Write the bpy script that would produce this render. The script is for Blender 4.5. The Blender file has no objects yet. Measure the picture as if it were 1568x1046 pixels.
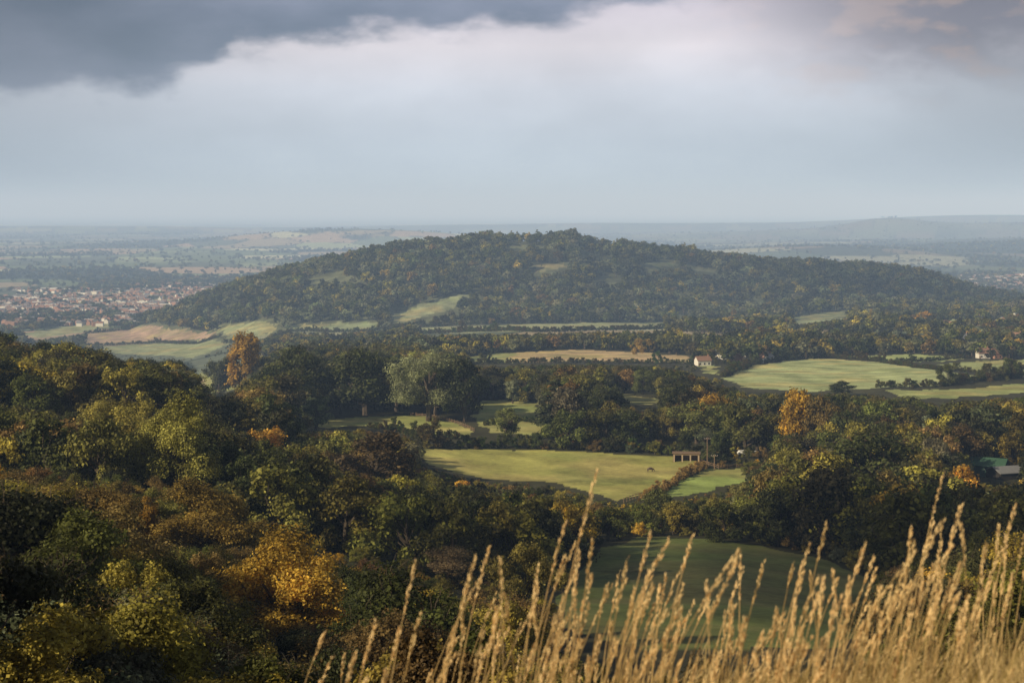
import bpy, bmesh, math, random
import numpy as np
from mathutils import Vector, Matrix
rng=np.random.default_rng(7); random.seed(7)
scene=bpy.context.scene
scene.view_settings.view_transform='Standard'
F=2395.6; CU=784.0; CV=322.0     # focal length, centre column and horizon row in image pixels
# ---------------------------------------------------------------- noise helpers
def _h(ix,iy,s):
    n=(ix.astype(np.int64)*374761393+iy.astype(np.int64)*668265263+s*982451653)&0xffffffff
    n=((n^(n>>13))*1274126177)&0xffffffff
    n=(n^(n>>16))&0xffffff
    return n/float(0xffffff)
def vnoise(x,y,s=0):
    ix=np.floor(x);iy=np.floor(y);fx=x-ix;fy=y-iy
    fx=fx*fx*(3-2*fx);fy=fy*fy*(3-2*fy)
    a=_h(ix,iy,s);b=_h(ix+1,iy,s);c=_h(ix,iy+1,s);d=_h(ix+1,iy+1,s)
    return (a*(1-fx)+b*fx)*(1-fy)+(c*(1-fx)+d*fx)*fy
def fbm(x,y,s=0,o=4):
    v=0;a=.5;t=0
    for i in range(o):
        v=v+a*vnoise(x*2**i,y*2**i,s+i*17);t+=a;a*=.5
    return v/t
def sstep(a,b,x):
    t=np.clip((x-a)/(b-a),0,1);return t*t*(3-2*t)
# ---------------------------------------------------------------- terrain
TY=np.array([3,6,12,25,60,120,190,250,280,330,400,480,600,700,850,1000,1200,1500,1900,2400,3000,100000.])
TT=np.array([-.4,-.25,-.12,0,.12,.25,.4])
L=[-2,-5,-9.5,-19,-30,-38,-42,-43,-45,-48,-52,-70,-90,-115,-135,-152,-165,-178,-190,-200,-200]
M1=[-2,-5,-10,-20.5,-33,-43,-50,-53,-58,-64,-71,-79,-84,-93,-102,-115,-135,-155,-172,-200,-200]
C=[-2,-5,-10,-22,-36,-48,-56,-60,-66,-73,-75,-79,-83,-91,-98,-106,-118,-140,-165,-200,-200]
R=[-2,-5,-10.5,-22,-36,-49,-59,-63,-68,-73,-76,-80,-84,-90,-98,-106,-115,-130,-150,-200,-200]
cols=[L,L,M1,C,C,R,R]
z3=[-1.75,-1.75,-1.65,-1.52,-1.38,-1.24,-1.1]; z6=[-2.5,-2.4,-2.2,-2.05,-1.98,-1.92,-1.8]
TAB=np.array([[z3[i],z6[i]]+cols[i][1:] for i in range(7)])
RU=np.array([-400,0,100,200,300,370,430,500,560,620,700,750,800,850,880,905,960,1050,1100,1150,1250,1350,1420,1480,1568,1800,2200.])
RV=np.array([520,505,500,486,452,427,408,394,380,369,366,360,362,359,355,371,375,382,394,403,407,412,422,440,462,490,520.])
FH=[(-900,9000,95,900,500),(2800,11500,66,330,500),(3600,11800,110,1900,900),(3700,9000,60,1500,700),(2700,7600,50,900,500),(1300,6800,42,600,500),(-4500,14000,60,2500,900),(700,15000,70,3000,900),(5200,16000,150,2500,1500)]
def height(x,y):
    x=np.asarray(x,float);y=np.asarray(y,float)
    yy=np.maximum(y,3.);t=np.clip(x/yy,-.4,.4)
    ly=np.log(yy);LT=np.log(TY)
    i=np.clip(np.searchsorted(LT,ly,side='right')-1,0,len(TY)-2)
    fy=(ly-LT[i])/(LT[i+1]-LT[i])
    j=np.clip(np.searchsorted(TT,t,side='right')-1,0,len(TT)-2)
    fx=(t-TT[j])/(TT[j+1]-TT[j]);fx=fx*fx*(3-2*fx)
    z=(TAB[j,i]*(1-fx)+TAB[j+1,i]*fx)*(1-fy)+(TAB[j,i+1]*(1-fx)+TAB[j+1,i+1]*fx)*fy
    z=z+(fbm(x/60,y/60,3)-.5)*3*np.clip((y-40)/200,0,1)+(fbm(x/1.2,y/1.2,5)-.5)*.12*np.clip(1-y/40,0,1)
    # the wooded hill
    tt=x/np.maximum(y,500.);u=CU+F*tt
    rz=-(np.interp(u,RU,RV)+10-CV)/F*2600+ (fbm(x/90,y/400,9)-.5)*12
    d=y-(2600+120*np.sin(x/330.))
    k=np.clip(np.where(d<0,-d/760,d/520),0,1)
    s=(.5*(1+np.cos(np.pi*k)))**1.15
    hz=z*(1-s)+rz*s+(fbm(x/150,y/260,11)-.5)*150*s*(1-s)+(fbm(x/60,y/80,15)-.5)*40*s*(1-s)
    w=sstep(1700,2000,y)*sstep(3300,3000,y)
    z=np.where((s>0)&(w>0),z*(1-w)+np.maximum(z,hz)*w,z)
    far=sstep(3000,5000,y)
    z=z+far*(fbm(x/1500,y/1500,21)-.5)*24
    for (hx,hy,hh,sx,sy) in FH:
        z=z+hh*np.exp(-((x-hx)/sx)**2-((y-hy)/sy)**2)
    return z
YS=np.exp(np.linspace(np.log(3),np.log(40000),5000))
def pixel_ground(u,v,ymin=3.):  # first ground point seen at an image pixel
    t=(u-CU)/F
    z=height(t*YS,YS);vp=CV-z/YS*F
    ok=(vp<=v)&(YS>=ymin)
    i=int(np.argmax(ok)) if ok.any() else len(YS)-1
    return t*YS[i],YS[i],z[i]
def pip(px,py,poly):
    ins=np.zeros(px.shape,bool);n=len(poly)
    for i in range(n):
        x1,y1=poly[i];x2,y2=poly[(i+1)%n]
        if y1==y2: continue
        c=((y1>py)!=(y2>py))&(px<(x2-x1)*(py-y1)/(y2-y1)+x1)
        ins^=c
    return ins
# ---------------------------------------------------------------- fields outlined in image pixels
G2=(.27,.29,.09);TAN=(.5,.37,.2);PALE=(.29,.32,.16)
FIELD_PX=[ # image pixel outline, colour, min distance
 ([(636,687),(760,688),(900,692),(1030,700),(1078,710),(1060,722),(1000,752),(950,768),(900,755),(850,740),(760,734),(700,724),(655,712)],(.37,.36,.1),300),
 ([(985,766),(1040,737),(1085,719),(1142,716),(1140,735),(1100,750),(1040,760)],(.26,.33,.09),300),
 ([(440,650),(510,641),(580,637),(650,637),(700,650),(728,662),(705,671),(640,669),(600,657),(560,652),(500,655)],(.36,.38,.12),300),
 ([(720,615),(770,612),(822,620),(830,640),(832,668),(760,664),(735,650),(728,635)],(.3,.34,.11),300),
 ([(950,604),(1010,610),(1005,620),(955,618)],(.29,.32,.12),300),
 ([(715,548),(760,541),(790,541),(790,556),(730,557)],(.3,.34,.13),500),
 ([(785,541),(880,536),(1000,541),(1058,546),(1052,556),(900,553),(785,556)],TAN,500),
 ([(1108,580),(1150,560),(1220,552),(1270,549),(1350,556),(1440,568),(1500,577),(1440,590),(1350,593),(1240,600),(1150,596)],(.39,.44,.2),500),
 ([(1275,546),(1400,543),(1490,548),(1440,554),(1370,554)],(.36,.41,.16),500),
 ([(1440,558),(1500,553),(1600,550),(1600,574),(1500,570)],(.36,.4,.16),500),
 ([(1345,597),(1470,597),(1600,583),(1600,600),(1450,610),(1400,612)],(.34,.38,.14),400),
 ([(1075,562),(1095,558),(1098,574),(1080,572)],(.32,.36,.14),500),
 ([(860,900),(930,838),(980,822),(1080,824),(1180,838),(1280,862),(1345,900),(1340,960),(1250,1010),(1000,1010),(860,960)],(.16,.19,.05),150),
 ([(300,571),(340,575),(375,595),(325,599)],G2,300),
 ([(35,512),(100,500),(190,488),(210,494),(130,508),(60,518)],PALE,1200),
 ([(130,513),(215,500),(320,510),(335,517),(240,524),(140,526)],(.4,.28,.2),1200),
 ([(140,532),(240,527),(330,520),(345,528),(300,548),(170,540)],PALE,1200),
 ([(600,484),(650,466),(705,450),(738,455),(695,472),(640,488),(605,494)],(.27,.3,.16),1500),
 ([(778,375),(806,376),(806,382),(780,381)],(.24,.25,.14),1900),
 ([(815,408),(868,404),(866,411),(820,417)],(.24,.23,.13),1900),
 ([(985,404),(1035,400),(1030,408),(990,412)],(.2,.22,.12),1900),
 ([(1060,410),(1100,413),(1098,418),(1062,416)],(.2,.21,.12),1900),
 ([(440,499),(560,493),(600,498),(560,505),(450,507)],(.24,.28,.15),1400),
 ([(640,503),(800,497),(1020,494),(1015,503),(820,508),(650,511)],(.3,.33,.17),1300),
 ([(1215,486),(1290,475),(1300,484),(1225,494)],(.24,.27,.14),1300),
 ([(330,502),(400,493),(430,500),(400,516),(350,518)],PALE,1200),
]
FW=[]
for poly,col,ym in FIELD_PX:
    dens=[]
    for i in range(len(poly)):
        a=poly[i];b=poly[(i+1)%len(poly)]
        for k in range(3):
            dens.append((a[0]+(b[0]-a[0])*k/3,a[1]+(b[1]-a[1])*k/3))
    w=[pixel_ground(u,v,ym)[:2] for u,v in dens]
    FW.append((w,col,poly,float(np.mean([p[1] for p in w]))))
# image regions around buildings that nearer trees must not cover
CLEAR_PX=[([(1060,538),(1190,540),(1190,560),(1060,568)],900),([(1486,696),(1566,700),(1566,735),(1486,735)],440),([(1128,684),(1172,684),(1172,700),(1128,700)],470),
 ([(1030,686),(1078,686),(1078,708),(1030,708)],470),([(1470,514),(1568,510),(1568,552),(1490,552)],1000)]
# individual trees in image pixels: kind, column, foot, top, spread, leaf colour, min distance
SPT=[('ash_tree',655,645,530,120,(.26,.28,.14),300),('oak_tree',710,646,546,82,(.05,.06,.02),300),('beech_tree',560,636,522,125,(.065,.075,.024),480),
('maple_tree',372,608,504,60,(.42,.26,.04),300),('beech_tree',335,612,540,56,(.09,.095,.03),300),('beech_tree',450,634,522,110,(.075,.085,.026),480),
('maple_tree',1216,700,590,60,(.52,.33,.04),300),('oak_tree',1255,705,603,60,(.2,.145,.045),300),
('ash_tree',486,662,600,50,(.19,.22,.09),300),('oak_tree',775,674,624,58,(.18,.2,.055),300),('hawthorn_bush',866,676,636,52,(.27,.15,.03),300),
('oak_tree',1066,680,612,86,(.18,.19,.05),300),('oak_tree',958,680,624,64,(.13,.14,.04),300),('hawthorn_bush',905,680,644,44,(.15,.16,.045),300),
('chestnut_tree',572,760,655,145,(.1,.07,.03),250),('oak_tree',430,1020,818,240,(.5,.33,.05),90),('ash_tree',785,618,578,32,(.26,.28,.16),400),
('pine_tree',850,664,575,66,(.055,.065,.026),400),('pine_tree',885,660,592,56,(.055,.06,.026),400),('oak_tree',1290,606,583,44,(.055,.065,.02),500),
('field_maple',975,545,514,24,(.38,.27,.08),600),('oak_tree',1390,650,606,80,(.13,.14,.035),350),('oak_tree',1480,690,612,110,(.1,.105,.03),330),('oak_tree',1550,690,614,100,(.2,.155,.035),330),
('oak_tree',1330,800,660,170,(.08,.092,.026),250),('beech_tree',1200,790,692,120,(.07,.082,.025),250),('hawthorn_bush',1155,770,720,80,(.24,.22,.06),250),
('oak_tree',265,780,606,150,(.33,.31,.07),170),('beech_tree',180,720,600,130,(.31,.27,.065),200),('oak_tree',330,745,634,120,(.2,.195,.065),200),
('bare_tree',408,665,602,50,(.28,.22,.14),250),('maple_tree',245,610,562,60,(.3,.27,.07),300),('field_maple',800,1000,828,150,(.24,.2,.05),110),('bare_tree',690,900,836,110,(.22,.16,.08),110),
('beech_tree',120,900,730,220,(.24,.165,.045),110),('oak_tree',320,880,735,190,(.3,.21,.045),110),('oak_tree',1010,800,746,60,(.12,.13,.035),250),('hawthorn_bush',1110,830,764,90,(.09,.1,.03),250),('oak_tree',1490,1010,840,170,(.14,.14,.045),110)]
SPW=[]
for nm,u,vb,vt,wd,tn,ym in SPT:
    x,y,z=pixel_ground(u,vb,ym);SPW.append((x,y,z))
    if (u,vb) in ((655,645),(372,608),(1216,700),(430,1020),(1066,680),(572,760),(775,674),(486,662),(265,780),(710,646),(320,880)):
        CLEAR_PX.append(([(u-wd*.4,vt+8),(u+wd*.4,vt+8),(u+wd*.4,vt+(vb-vt)*.6),(u-wd*.4,vt+(vb-vt)*.6)],y-2))  # crown areas of chosen trees also stay uncovered in the image
# patchwork of plain fields (jittered cells)
def cells(x,y):
    gx=(x*.94+y*.34)/300.;gy=(-x*.34+y*.94)/360.
    ix=np.floor(gx);iy=np.floor(gy)
    d1=np.full(x.shape,9.);d2=np.full(x.shape,9.);idv=np.zeros(x.shape)
    for a in (-1,0,1):
        for b in (-1,0,1):
            cx=ix+a;cy=iy+b
            px=cx+.15+.7*_h(cx,cy,101);py=cy+.15+.7*_h(cx,cy,202)
            d=np.abs(gx-px)**1.5+np.abs(gy-py)**1.5
            r=_h(cx,cy,303)
            new=d<d1
            d2=np.where(new,d1,np.minimum(d2,d));idv=np.where(new,r,idv);d1=np.where(new,d,d1)
    return idv,(d2-d1)*200
PAL=np.array([(.15,.19,.09),(.34,.39,.2),(.42,.31,.2),(.1,.12,.07),(.54,.54,.34),(.24,.28,.14),(.34,.28,.17),(.12,.14,.09)])
def groundcol(x,y,z):
    n=fbm(x/40,y/40,31);idv,ed=cells(x,y)
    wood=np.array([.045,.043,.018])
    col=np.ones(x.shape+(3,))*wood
    col=col*(0.7+.7*n[...,None])
    pc=PAL[np.clip((idv*8).astype(int),0,7)]
    pn=fbm(x/700,y/700,44)
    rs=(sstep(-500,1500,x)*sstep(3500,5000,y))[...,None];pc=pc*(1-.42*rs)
    edge=sstep(14,5,ed)[...,None]
    woods=sstep(.55,.59,pn)[...,None]
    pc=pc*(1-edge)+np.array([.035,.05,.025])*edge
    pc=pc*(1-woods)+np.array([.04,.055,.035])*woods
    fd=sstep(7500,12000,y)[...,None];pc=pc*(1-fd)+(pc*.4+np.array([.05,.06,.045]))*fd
    hill=(sstep(-192,-178,z)*sstep(1850,1990,y)*sstep(3250,3100,y))[...,None]
    hc=np.array([.11,.12,.06])*(.5+1.0*fbm(x/25,y/25,8)[...,None])
    pc=pc*(1-hill)+hc*hill
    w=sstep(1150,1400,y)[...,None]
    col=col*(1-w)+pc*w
    g=(sstep(16,9,y))[...,None]
    col=col*(1-g)+np.array([.3,.22,.09])*(.5+fbm(x/.3,y/.3,2)[...,None])*g
    wa=np.clip(y/500,.3,3)
    xw=x+(fbm(x/9,y/9,81,3)-.5)*7*wa;yw=y+(fbm(x/9,y/9,82,3)-.5)*9*wa
    for wp,c,_,ym in FW:
        a=np.array(wp);x0,y0=a.min(0)-8;x1,y1=a.max(0)+8
        m=(x>x0)&(x<x1)&(y>y0)&(y<y1)
        if not m.any(): continue
        idx=np.where(m);ins=pip(xw[idx],yw[idx],wp)
        sel=tuple(k[ins] for k in idx);xx=x[sel];yv=y[sel]
        v=.7+.6*fbm(xx/11,yv/16,61,6)
        st=.5+.5*np.sin((xx*.8+yv*.6)/1.6+2*fbm(xx/30,yv/30,5))   # mowing / tractor lines
        v=v*(.93+.14*st)
        s_=sstep(.45,.7,fbm(xx/26+3,yv/26,63,5))[:,None]*.55
        dk=sstep(.5,.7,fbm(xx/17+9,yv/17,68,5))[:,None]*.4
        cc=np.array(c)*(1-s_)+np.array([.46,.37,.14])*(np.mean(c)/.28)*s_
        cc=cc*(1-dk)+np.array([.14,.19,.05])*dk
        col[sel]=cc*v[...,None]
    return col
# ---------------------------------------------------------------- materials
def mat(name):
    m=bpy.data.materials.new(name);m.use_nodes=True
    nt=m.node_tree;p=nt.nodes['Principled BSDF'];p.inputs['Roughness'].default_value=.85
    p.inputs['Specular IOR Level'].default_value=.2
    return m,nt,p
def simple(name,c,rough=.8,nscale=3.,namt=.3):
    m,nt,p=mat(name);N=nt.nodes
    tc=N.new('ShaderNodeTexCoord');no=N.new('ShaderNodeTexNoise');no.inputs['Scale'].default_value=nscale;no.inputs['Detail'].default_value=5
    nt.links.new(tc.outputs['Object'],no.inputs['Vector'])
    mx=N.new('ShaderNodeMix');mx.data_type='RGBA'
    mx.inputs[6].default_value=tuple(v*(1-namt) for v in c)+(1,);mx.inputs[7].default_value=tuple(min(1,v*(1+namt)) for v in c)+(1,)
    nt.links.new(no.outputs['Fac'],mx.inputs[0]);nt.links.new(mx.outputs[2],p.inputs['Base Color'])
    p.inputs['Roughness'].default_value=rough
    return m
m_ground,nt,p=mat('ground_soil_and_grass');N=nt.nodes
at=N.new('ShaderNodeAttribute');at.attribute_name='Col'
geo=N.new('ShaderNodeNewGeometry')
no=N.new('ShaderNodeTexNoise');no.inputs['Scale'].default_value=.5;no.inputs['Detail'].default_value=9;no.inputs['Roughness'].default_value=.78
nt.links.new(geo.outputs['Position'],no.inputs['Vector'])
no2=N.new('ShaderNodeTexNoise');no2.inputs['Scale'].default_value=.06;no2.inputs['Detail'].default_value=6
nt.links.new(geo.outputs['Position'],no2.inputs['Vector'])
ad=N.new('ShaderNodeMath');ad.operation='ADD';nt.links.new(no.outputs['Fac'],ad.inputs[0]);nt.links.new(no2.outputs['Fac'],ad.inputs[1])
mr=N.new('ShaderNodeMapRange');mr.inputs['From Min'].default_value=.75;mr.inputs['From Max'].default_value=1.25;mr.inputs['To Min'].default_value=.58;mr.inputs['To Max'].default_value=1.42
nt.links.new(ad.outputs[0],mr.inputs['Value'])
vm=N.new('ShaderNodeVectorMath');vm.operation='SCALE';nt.links.new(at.outputs['Color'],vm.inputs[0]);nt.links.new(mr.outputs[0],vm.inputs['Scale'])
nt.links.new(vm.outputs[0],p.inputs['Base Color']);p.inputs['Roughness'].default_value=1
# foliage
def foliage(name,transl=.36):
    m,nt,p=mat(name);N=nt.nodes
    a=N.new('ShaderNodeAttribute');a.attribute_type='INSTANCER';a.attribute_name='tint'
    lv=N.new('ShaderNodeAttribute');lv.attribute_name='lv'
    tc=N.new('ShaderNodeTexCoord');no=N.new('ShaderNodeTexNoise');no.inputs['Scale'].default_value=.5;no.inputs['Detail'].default_value=3
    nt.links.new(tc.outputs['Object'],no.inputs['Vector'])
    mr=N.new('ShaderNodeMapRange');mr.inputs['From Min'].default_value=.35;mr.inputs['From Max'].default_value=.68;mr.inputs['To Min'].default_value=.45;mr.inputs['To Max'].default_value=1.6
    nt.links.new(no.outputs['Fac'],mr.inputs['Value'])
    mu=N.new('ShaderNodeMath');mu.operation='MULTIPLY';nt.links.new(mr.outputs[0],mu.inputs[0]);nt.links.new(lv.outputs['Fac'],mu.inputs[1])
    vm=N.new('ShaderNodeVectorMath');vm.operation='SCALE';nt.links.new(a.outputs['Color'],vm.inputs[0]);nt.links.new(mu.outputs[0],vm.inputs['Scale'])
    nt.links.new(vm.outputs[0],p.inputs['Base Color']);p.inputs['Roughness'].default_value=.6
    tr=N.new('ShaderNodeBsdfTranslucent');nt.links.new(vm.outputs[0],tr.inputs['Color'])
    mx=N.new('ShaderNodeMixShader');mx.inputs[0].default_value=transl
    nt.links.new(p.outputs[0],mx.inputs[1]);nt.links.new(tr.outputs[0],mx.inputs[2])
    nt.links.new(mx.outputs[0],N['Material Output'].inputs['Surface'])
    return m
m_leaf=foliage('foliage')
m_bark=simple('bark',(.09,.07,.05),.9,4)
# ---------------------------------------------------------------- mesh helper
def mkmesh(name,V,FQ,mats,mi=None,attrs=None,smooth=False):
    me=bpy.data.meshes.new(name);n=len(V);m=len(FQ)
    me.vertices.add(n);me.vertices.foreach_set('co',np.asarray(V,np.float32).ravel())
    me.loops.add(m*4);me.loops.foreach_set('vertex_index',np.asarray(FQ,np.int32).ravel())
    me.polygons.add(m);me.polygons.foreach_set('loop_start',np.arange(0,m*4,4,dtype=np.int32))
    me.polygons.foreach_set('loop_total',np.full(m,4,np.int32))
    for k in mats: me.materials.append(k)
    if mi is not None: me.polygons.foreach_set('material_index',np.asarray(mi,np.int32))
    me.polygons.foreach_set('use_smooth',np.full(m,smooth))
    for (an,ty,data) in (attrs or []):
        a=me.attributes.new(an,ty,'POINT')
        a.data.foreach_set({'FLOAT':'value','FLOAT_COLOR':'color','FLOAT_VECTOR':'vector'}[ty],np.asarray(data,np.float32).ravel())
    me.update(calc_edges=True)
    return me
def link(name,me,loc=(0,0,0),parent=None):
    o=bpy.data.objects.new(name,me);o.location=loc
    scene.collection.objects.link(o)
    if parent: o.parent=parent
    return o
# ---------------------------------------------------------------- ground sheet
ys=np.concatenate([np.linspace(-300,0,30),np.linspace(.3,3,20)[:-1],np.exp(np.linspace(np.log(3),np.log(150),150))[:-1],
   np.exp(np.linspace(np.log(150),np.log(10000),820))[:-1],np.exp(np.linspace(np.log(10000),np.log(90000),70))])
ts=np.concatenate([-np.exp(np.linspace(np.log(1.8),np.log(.37),45))[:-1],np.linspace(-.37,.37,1000),np.exp(np.linspace(np.log(.37),np.log(1.8),45))[1:]])
YY,T2=np.meshgrid(ys,ts,indexing='ij');XX=T2*np.sqrt(YY**2+30**2)
ZZ=height(XX,YY);COL=groundcol(XX,YY,ZZ)
nr,nc=XX.shape
V=np.stack([XX,YY,ZZ],-1).reshape(-1,3)
I=np.arange(nr*nc).reshape(nr,nc)
FQ=np.stack([I[:-1,:-1],I[:-1,1:],I[1:,1:],I[1:,:-1]],-1).reshape(-1,4)
rgba=np.concatenate([COL.reshape(-1,3),np.ones((nr*nc,1))],1)
link('ground_terrain',mkmesh('ground_terrain',V,FQ,[m_ground],attrs=[('Col','FLOAT_COLOR',rgba)],smooth=True))
# ---------------------------------------------------------------- tree prototypes
def tube(p0,p1,r0,r1,n=5,seg=3,wob=.05,r=rng):
    p0=np.array(p0,float);p1=np.array(p1,float);d=p1-p0;L_=np.linalg.norm(d)+1e-9;d/=L_
    a=np.cross(d,[.3,.9,.1]);a/=np.linalg.norm(a);b=np.cross(d,a)
    V=[];
    for i in range(seg+1):
        f=i/seg;c=p0+(p1-p0)*f+(a*r.normal()+b*r.normal())*wob*L_*(0 if i in(0,seg) else 1)
        c=c+np.array([0,0,1])*L_*.08*math.sin(f*math.pi)
        rr=r0+(r1-r0)*f
        for k in range(n):
            an=2*math.pi*k/n;V.append(c+(a*math.cos(an)+b*math.sin(an))*rr)
    Q=[]
    for i in range(seg):
        for k in range(n):
            Q.append((i*n+k,i*n+(k+1)%n,(i+1)*n+(k+1)%n,(i+1)*n+k))
    return np.array(V),np.array(Q)
def leaves(C,Nn,size,r):
    n=len(C);Nn=Nn/np.linalg.norm(Nn,axis=1,keepdims=True)
    a=np.cross(Nn,r.normal(size=(n,3)));a/=np.linalg.norm(a,axis=1,keepdims=True);b=np.cross(Nn,a)
    s=size*r.uniform(.5,1.3,(n,1));a=a*s*r.uniform(.6,1,(n,1));b=b*s*.6
    k=r.uniform(-.3,.3,(n,1))
    V=np.stack([C-a,C-b+a*k,C+a,C+b-a*k],1).reshape(-1,3)
    Q=np.arange(4*n).reshape(n,4)
    return V,Q
def tree(name,seed,kind,nl,ls):
    """unit prototypes: height 10 m"""
    r=np.random.default_rng(seed);Vs=[];Qs=[];mi=[];lvs=[];off=0
    def add(V,Q,m,lv):
        nonlocal off
        Vs.append(V);Qs.append(Q+off);mi.append(np.full(len(Q),m));lvs.append(lv);off+=len(V)
    if kind=='round': Rr,cz,rz,nb,th=4.6,5.2,4.6,28,.42
    elif kind=='tall': Rr,cz,rz,nb,th=3.0,5.3,4.8,24,.34
    elif kind=='bush': Rr,cz,rz,nb,th=5.2,4.4,5.1,22,.2
    elif kind=='poplar': Rr,cz,rz,nb,th=1.5,5.3,4.6,14,.3
    elif kind=='pine': Rr,cz,rz,nb,th=2.6,5.6,4.4,22,.3
    elif kind=='bare': Rr,cz,rz,nb,th=3.4,5.8,4.0,22,.3
    detail=nl>2500
    add(*tube((0,0,-1.5),(r.normal()*.2,r.normal()*.2,6.2),th,th*.35,6 if detail else 4,4,.02,r),0,np.ones((6 if detail else 4)*5))
    bl=[]
    for i in range(nb):
        for _ in range(30):
            d=r.normal(size=3);d/=np.linalg.norm(d)
            if d[2]>-.82: break
        f=r.uniform(.45,.88)
        if kind=='pine':
            z=.12+.85*i/nb;an=i*2.4;rad=Rr*(1-z)**.8*.7+.1
            c=np.array([math.cos(an)*rad,math.sin(an)*rad,1.2+z*8.4]);br=.9*(1.15-z)+.25
        else:
            wz=1.0 if d[2]<0 else (1-.15*d[2])
            c=np.array([d[0]*Rr*f*wz,d[1]*Rr*f*wz,cz+d[2]*rz*f]);br=r.uniform(.18,.4)*min(Rr,3.6)*(1.0 if kind!='poplar' else 1.5)
            if kind in('round','bush') and r.random()<.25: c*=np.array([1.15,1.15,1.04])
        bl.append((c,br))
        base=np.array([0,0,min(6.,max(1.2,c[2]*.55))])
        if detail or i<6: add(*tube(base,c,th*.35,th*.08,4,3,.06,r),0,np.ones(16))
        if kind=='bare' or detail:
            for k in range(10 if kind=='bare' else 5):
                dd=r.normal(size=3);dd[2]=abs(dd[2])+.3;dd/=np.linalg.norm(dd)
                add(*tube(c,c+dd*br*1.45,th*.08,th*.015,3,2,.1,r),0,np.ones(9))
    tot=sum(b[1]**2 for b in bl)
    for c,br in bl:
        n=int(nl*br**2/tot)
        d=r.normal(size=(n,3));d/=np.linalg.norm(d,axis=1,keepdims=True)
        rad=br*(.55+.62*r.random((n,1))**.8)
        q=np.sin(d*5.1+c)+.7*np.sin(d*11+2*c);rad=rad*(1+.13*(q[:,:1]+q[:,1:2]+q[:,2:]))
        P=c+d*rad*np.array([1.1,1.1,.85 if kind!='pine' else .45])
        if kind=='pine': P[:,2]-=.25*np.hypot(P[:,0],P[:,1])
        Nn=d+r.normal(size=(n,3))*.6+np.array([0,0,.25])
        P[:,2]=np.maximum(P[:,2],.3)
        add(*leaves(P,Nn,ls,r),1,np.repeat(r.uniform(.55,1.5,n)*r.uniform(.75,1.25),4))
    V=np.concatenate(Vs);Q=np.concatenate(Qs)
    return mkmesh(name,V,Q,[m_bark,m_leaf],np.concatenate(mi),[('lv','FLOAT',np.concatenate(lvs))])
def coll(name,specs):
    c=bpy.data.collections.new(name);out=[]
    for i,(kind,seed,nl,ls) in enumerate(specs):
        me=tree(f'{name}_{i:02d}_{kind}',seed,kind,nl,ls)
        o=bpy.data.objects.new(me.name,me);c.objects.link(o);out.append(me)
    return c,out
kn=['round','round','round','tall','tall','bush','bush','bare','pine']
near_c,near_m=coll('near_tree_kinds',[(k,10+i,32000 if k!='bare' else 7000,.125) for i,k in enumerate(kn)])
mid_c,mid_m=coll('mid_tree_kinds',[(k,30+i,6000 if k!='bare' else 2600,.26) for i,k in enumerate(kn)])
kf=['round','round','round','tall','tall','bush','bush','poplar','pine']
far_c,far_m=coll('far_tree_kinds',[(k,50+i,700,.7) for i,k in enumerate(kf)])
def mass(name,P,scl,rot,idx,tint,c):
    me=bpy.data.meshes.new(name);me.vertices.add(len(P));me.vertices.foreach_set('co',np.asarray(P,np.float32).ravel())
    for an,ty,d in (('scl','FLOAT_VECTOR',scl),('rotv','FLOAT_VECTOR',rot),('tint','FLOAT_VECTOR',tint)):
        a=me.attributes.new(an,ty,'POINT');a.data.foreach_set('vector',np.asarray(d,np.float32).ravel())
    a=me.attributes.new('idx','INT','POINT');a.data.foreach_set('value',np.asarray(idx,np.int32))
    o=link(name,me)
    ng=bpy.data.node_groups.new(name+'_scatter','GeometryNodeTree')
    ng.interface.new_socket('Geometry',in_out='INPUT',socket_type='NodeSocketGeometry')
    ng.interface.new_socket('Geometry',in_out='OUTPUT',socket_type='NodeSocketGeometry')
    n=ng.nodes;gi=n.new('NodeGroupInput');go=n.new('NodeGroupOutput')
    ip=n.new('GeometryNodeInstanceOnPoints');ci=n.new('GeometryNodeCollectionInfo')
    ci.inputs['Collection'].default_value=c;ci.inputs['Separate Children'].default_value=True;ci.inputs['Reset Children'].default_value=True
    def na(nm,ty):
        k=n.new('GeometryNodeInputNamedAttribute');k.data_type=ty;k.inputs['Name'].default_value=nm;return k.outputs['Attribute']
    l=ng.links
    l.new(gi.outputs[0],ip.inputs['Points']);l.new(ci.outputs[0],ip.inputs['Instance']);ip.inputs['Pick Instance'].default_value=True
    l.new(na('idx','INT'),ip.inputs['Instance Index']);l.new(na('rotv','FLOAT_VECTOR'),ip.inputs['Rotation']);l.new(na('scl','FLOAT_VECTOR'),ip.inputs['Scale'])
    l.new(ip.outputs[0],go.inputs[0])
    md=o.modifiers.new('scatter','NODES');md.node_group=ng
    return o
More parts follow.
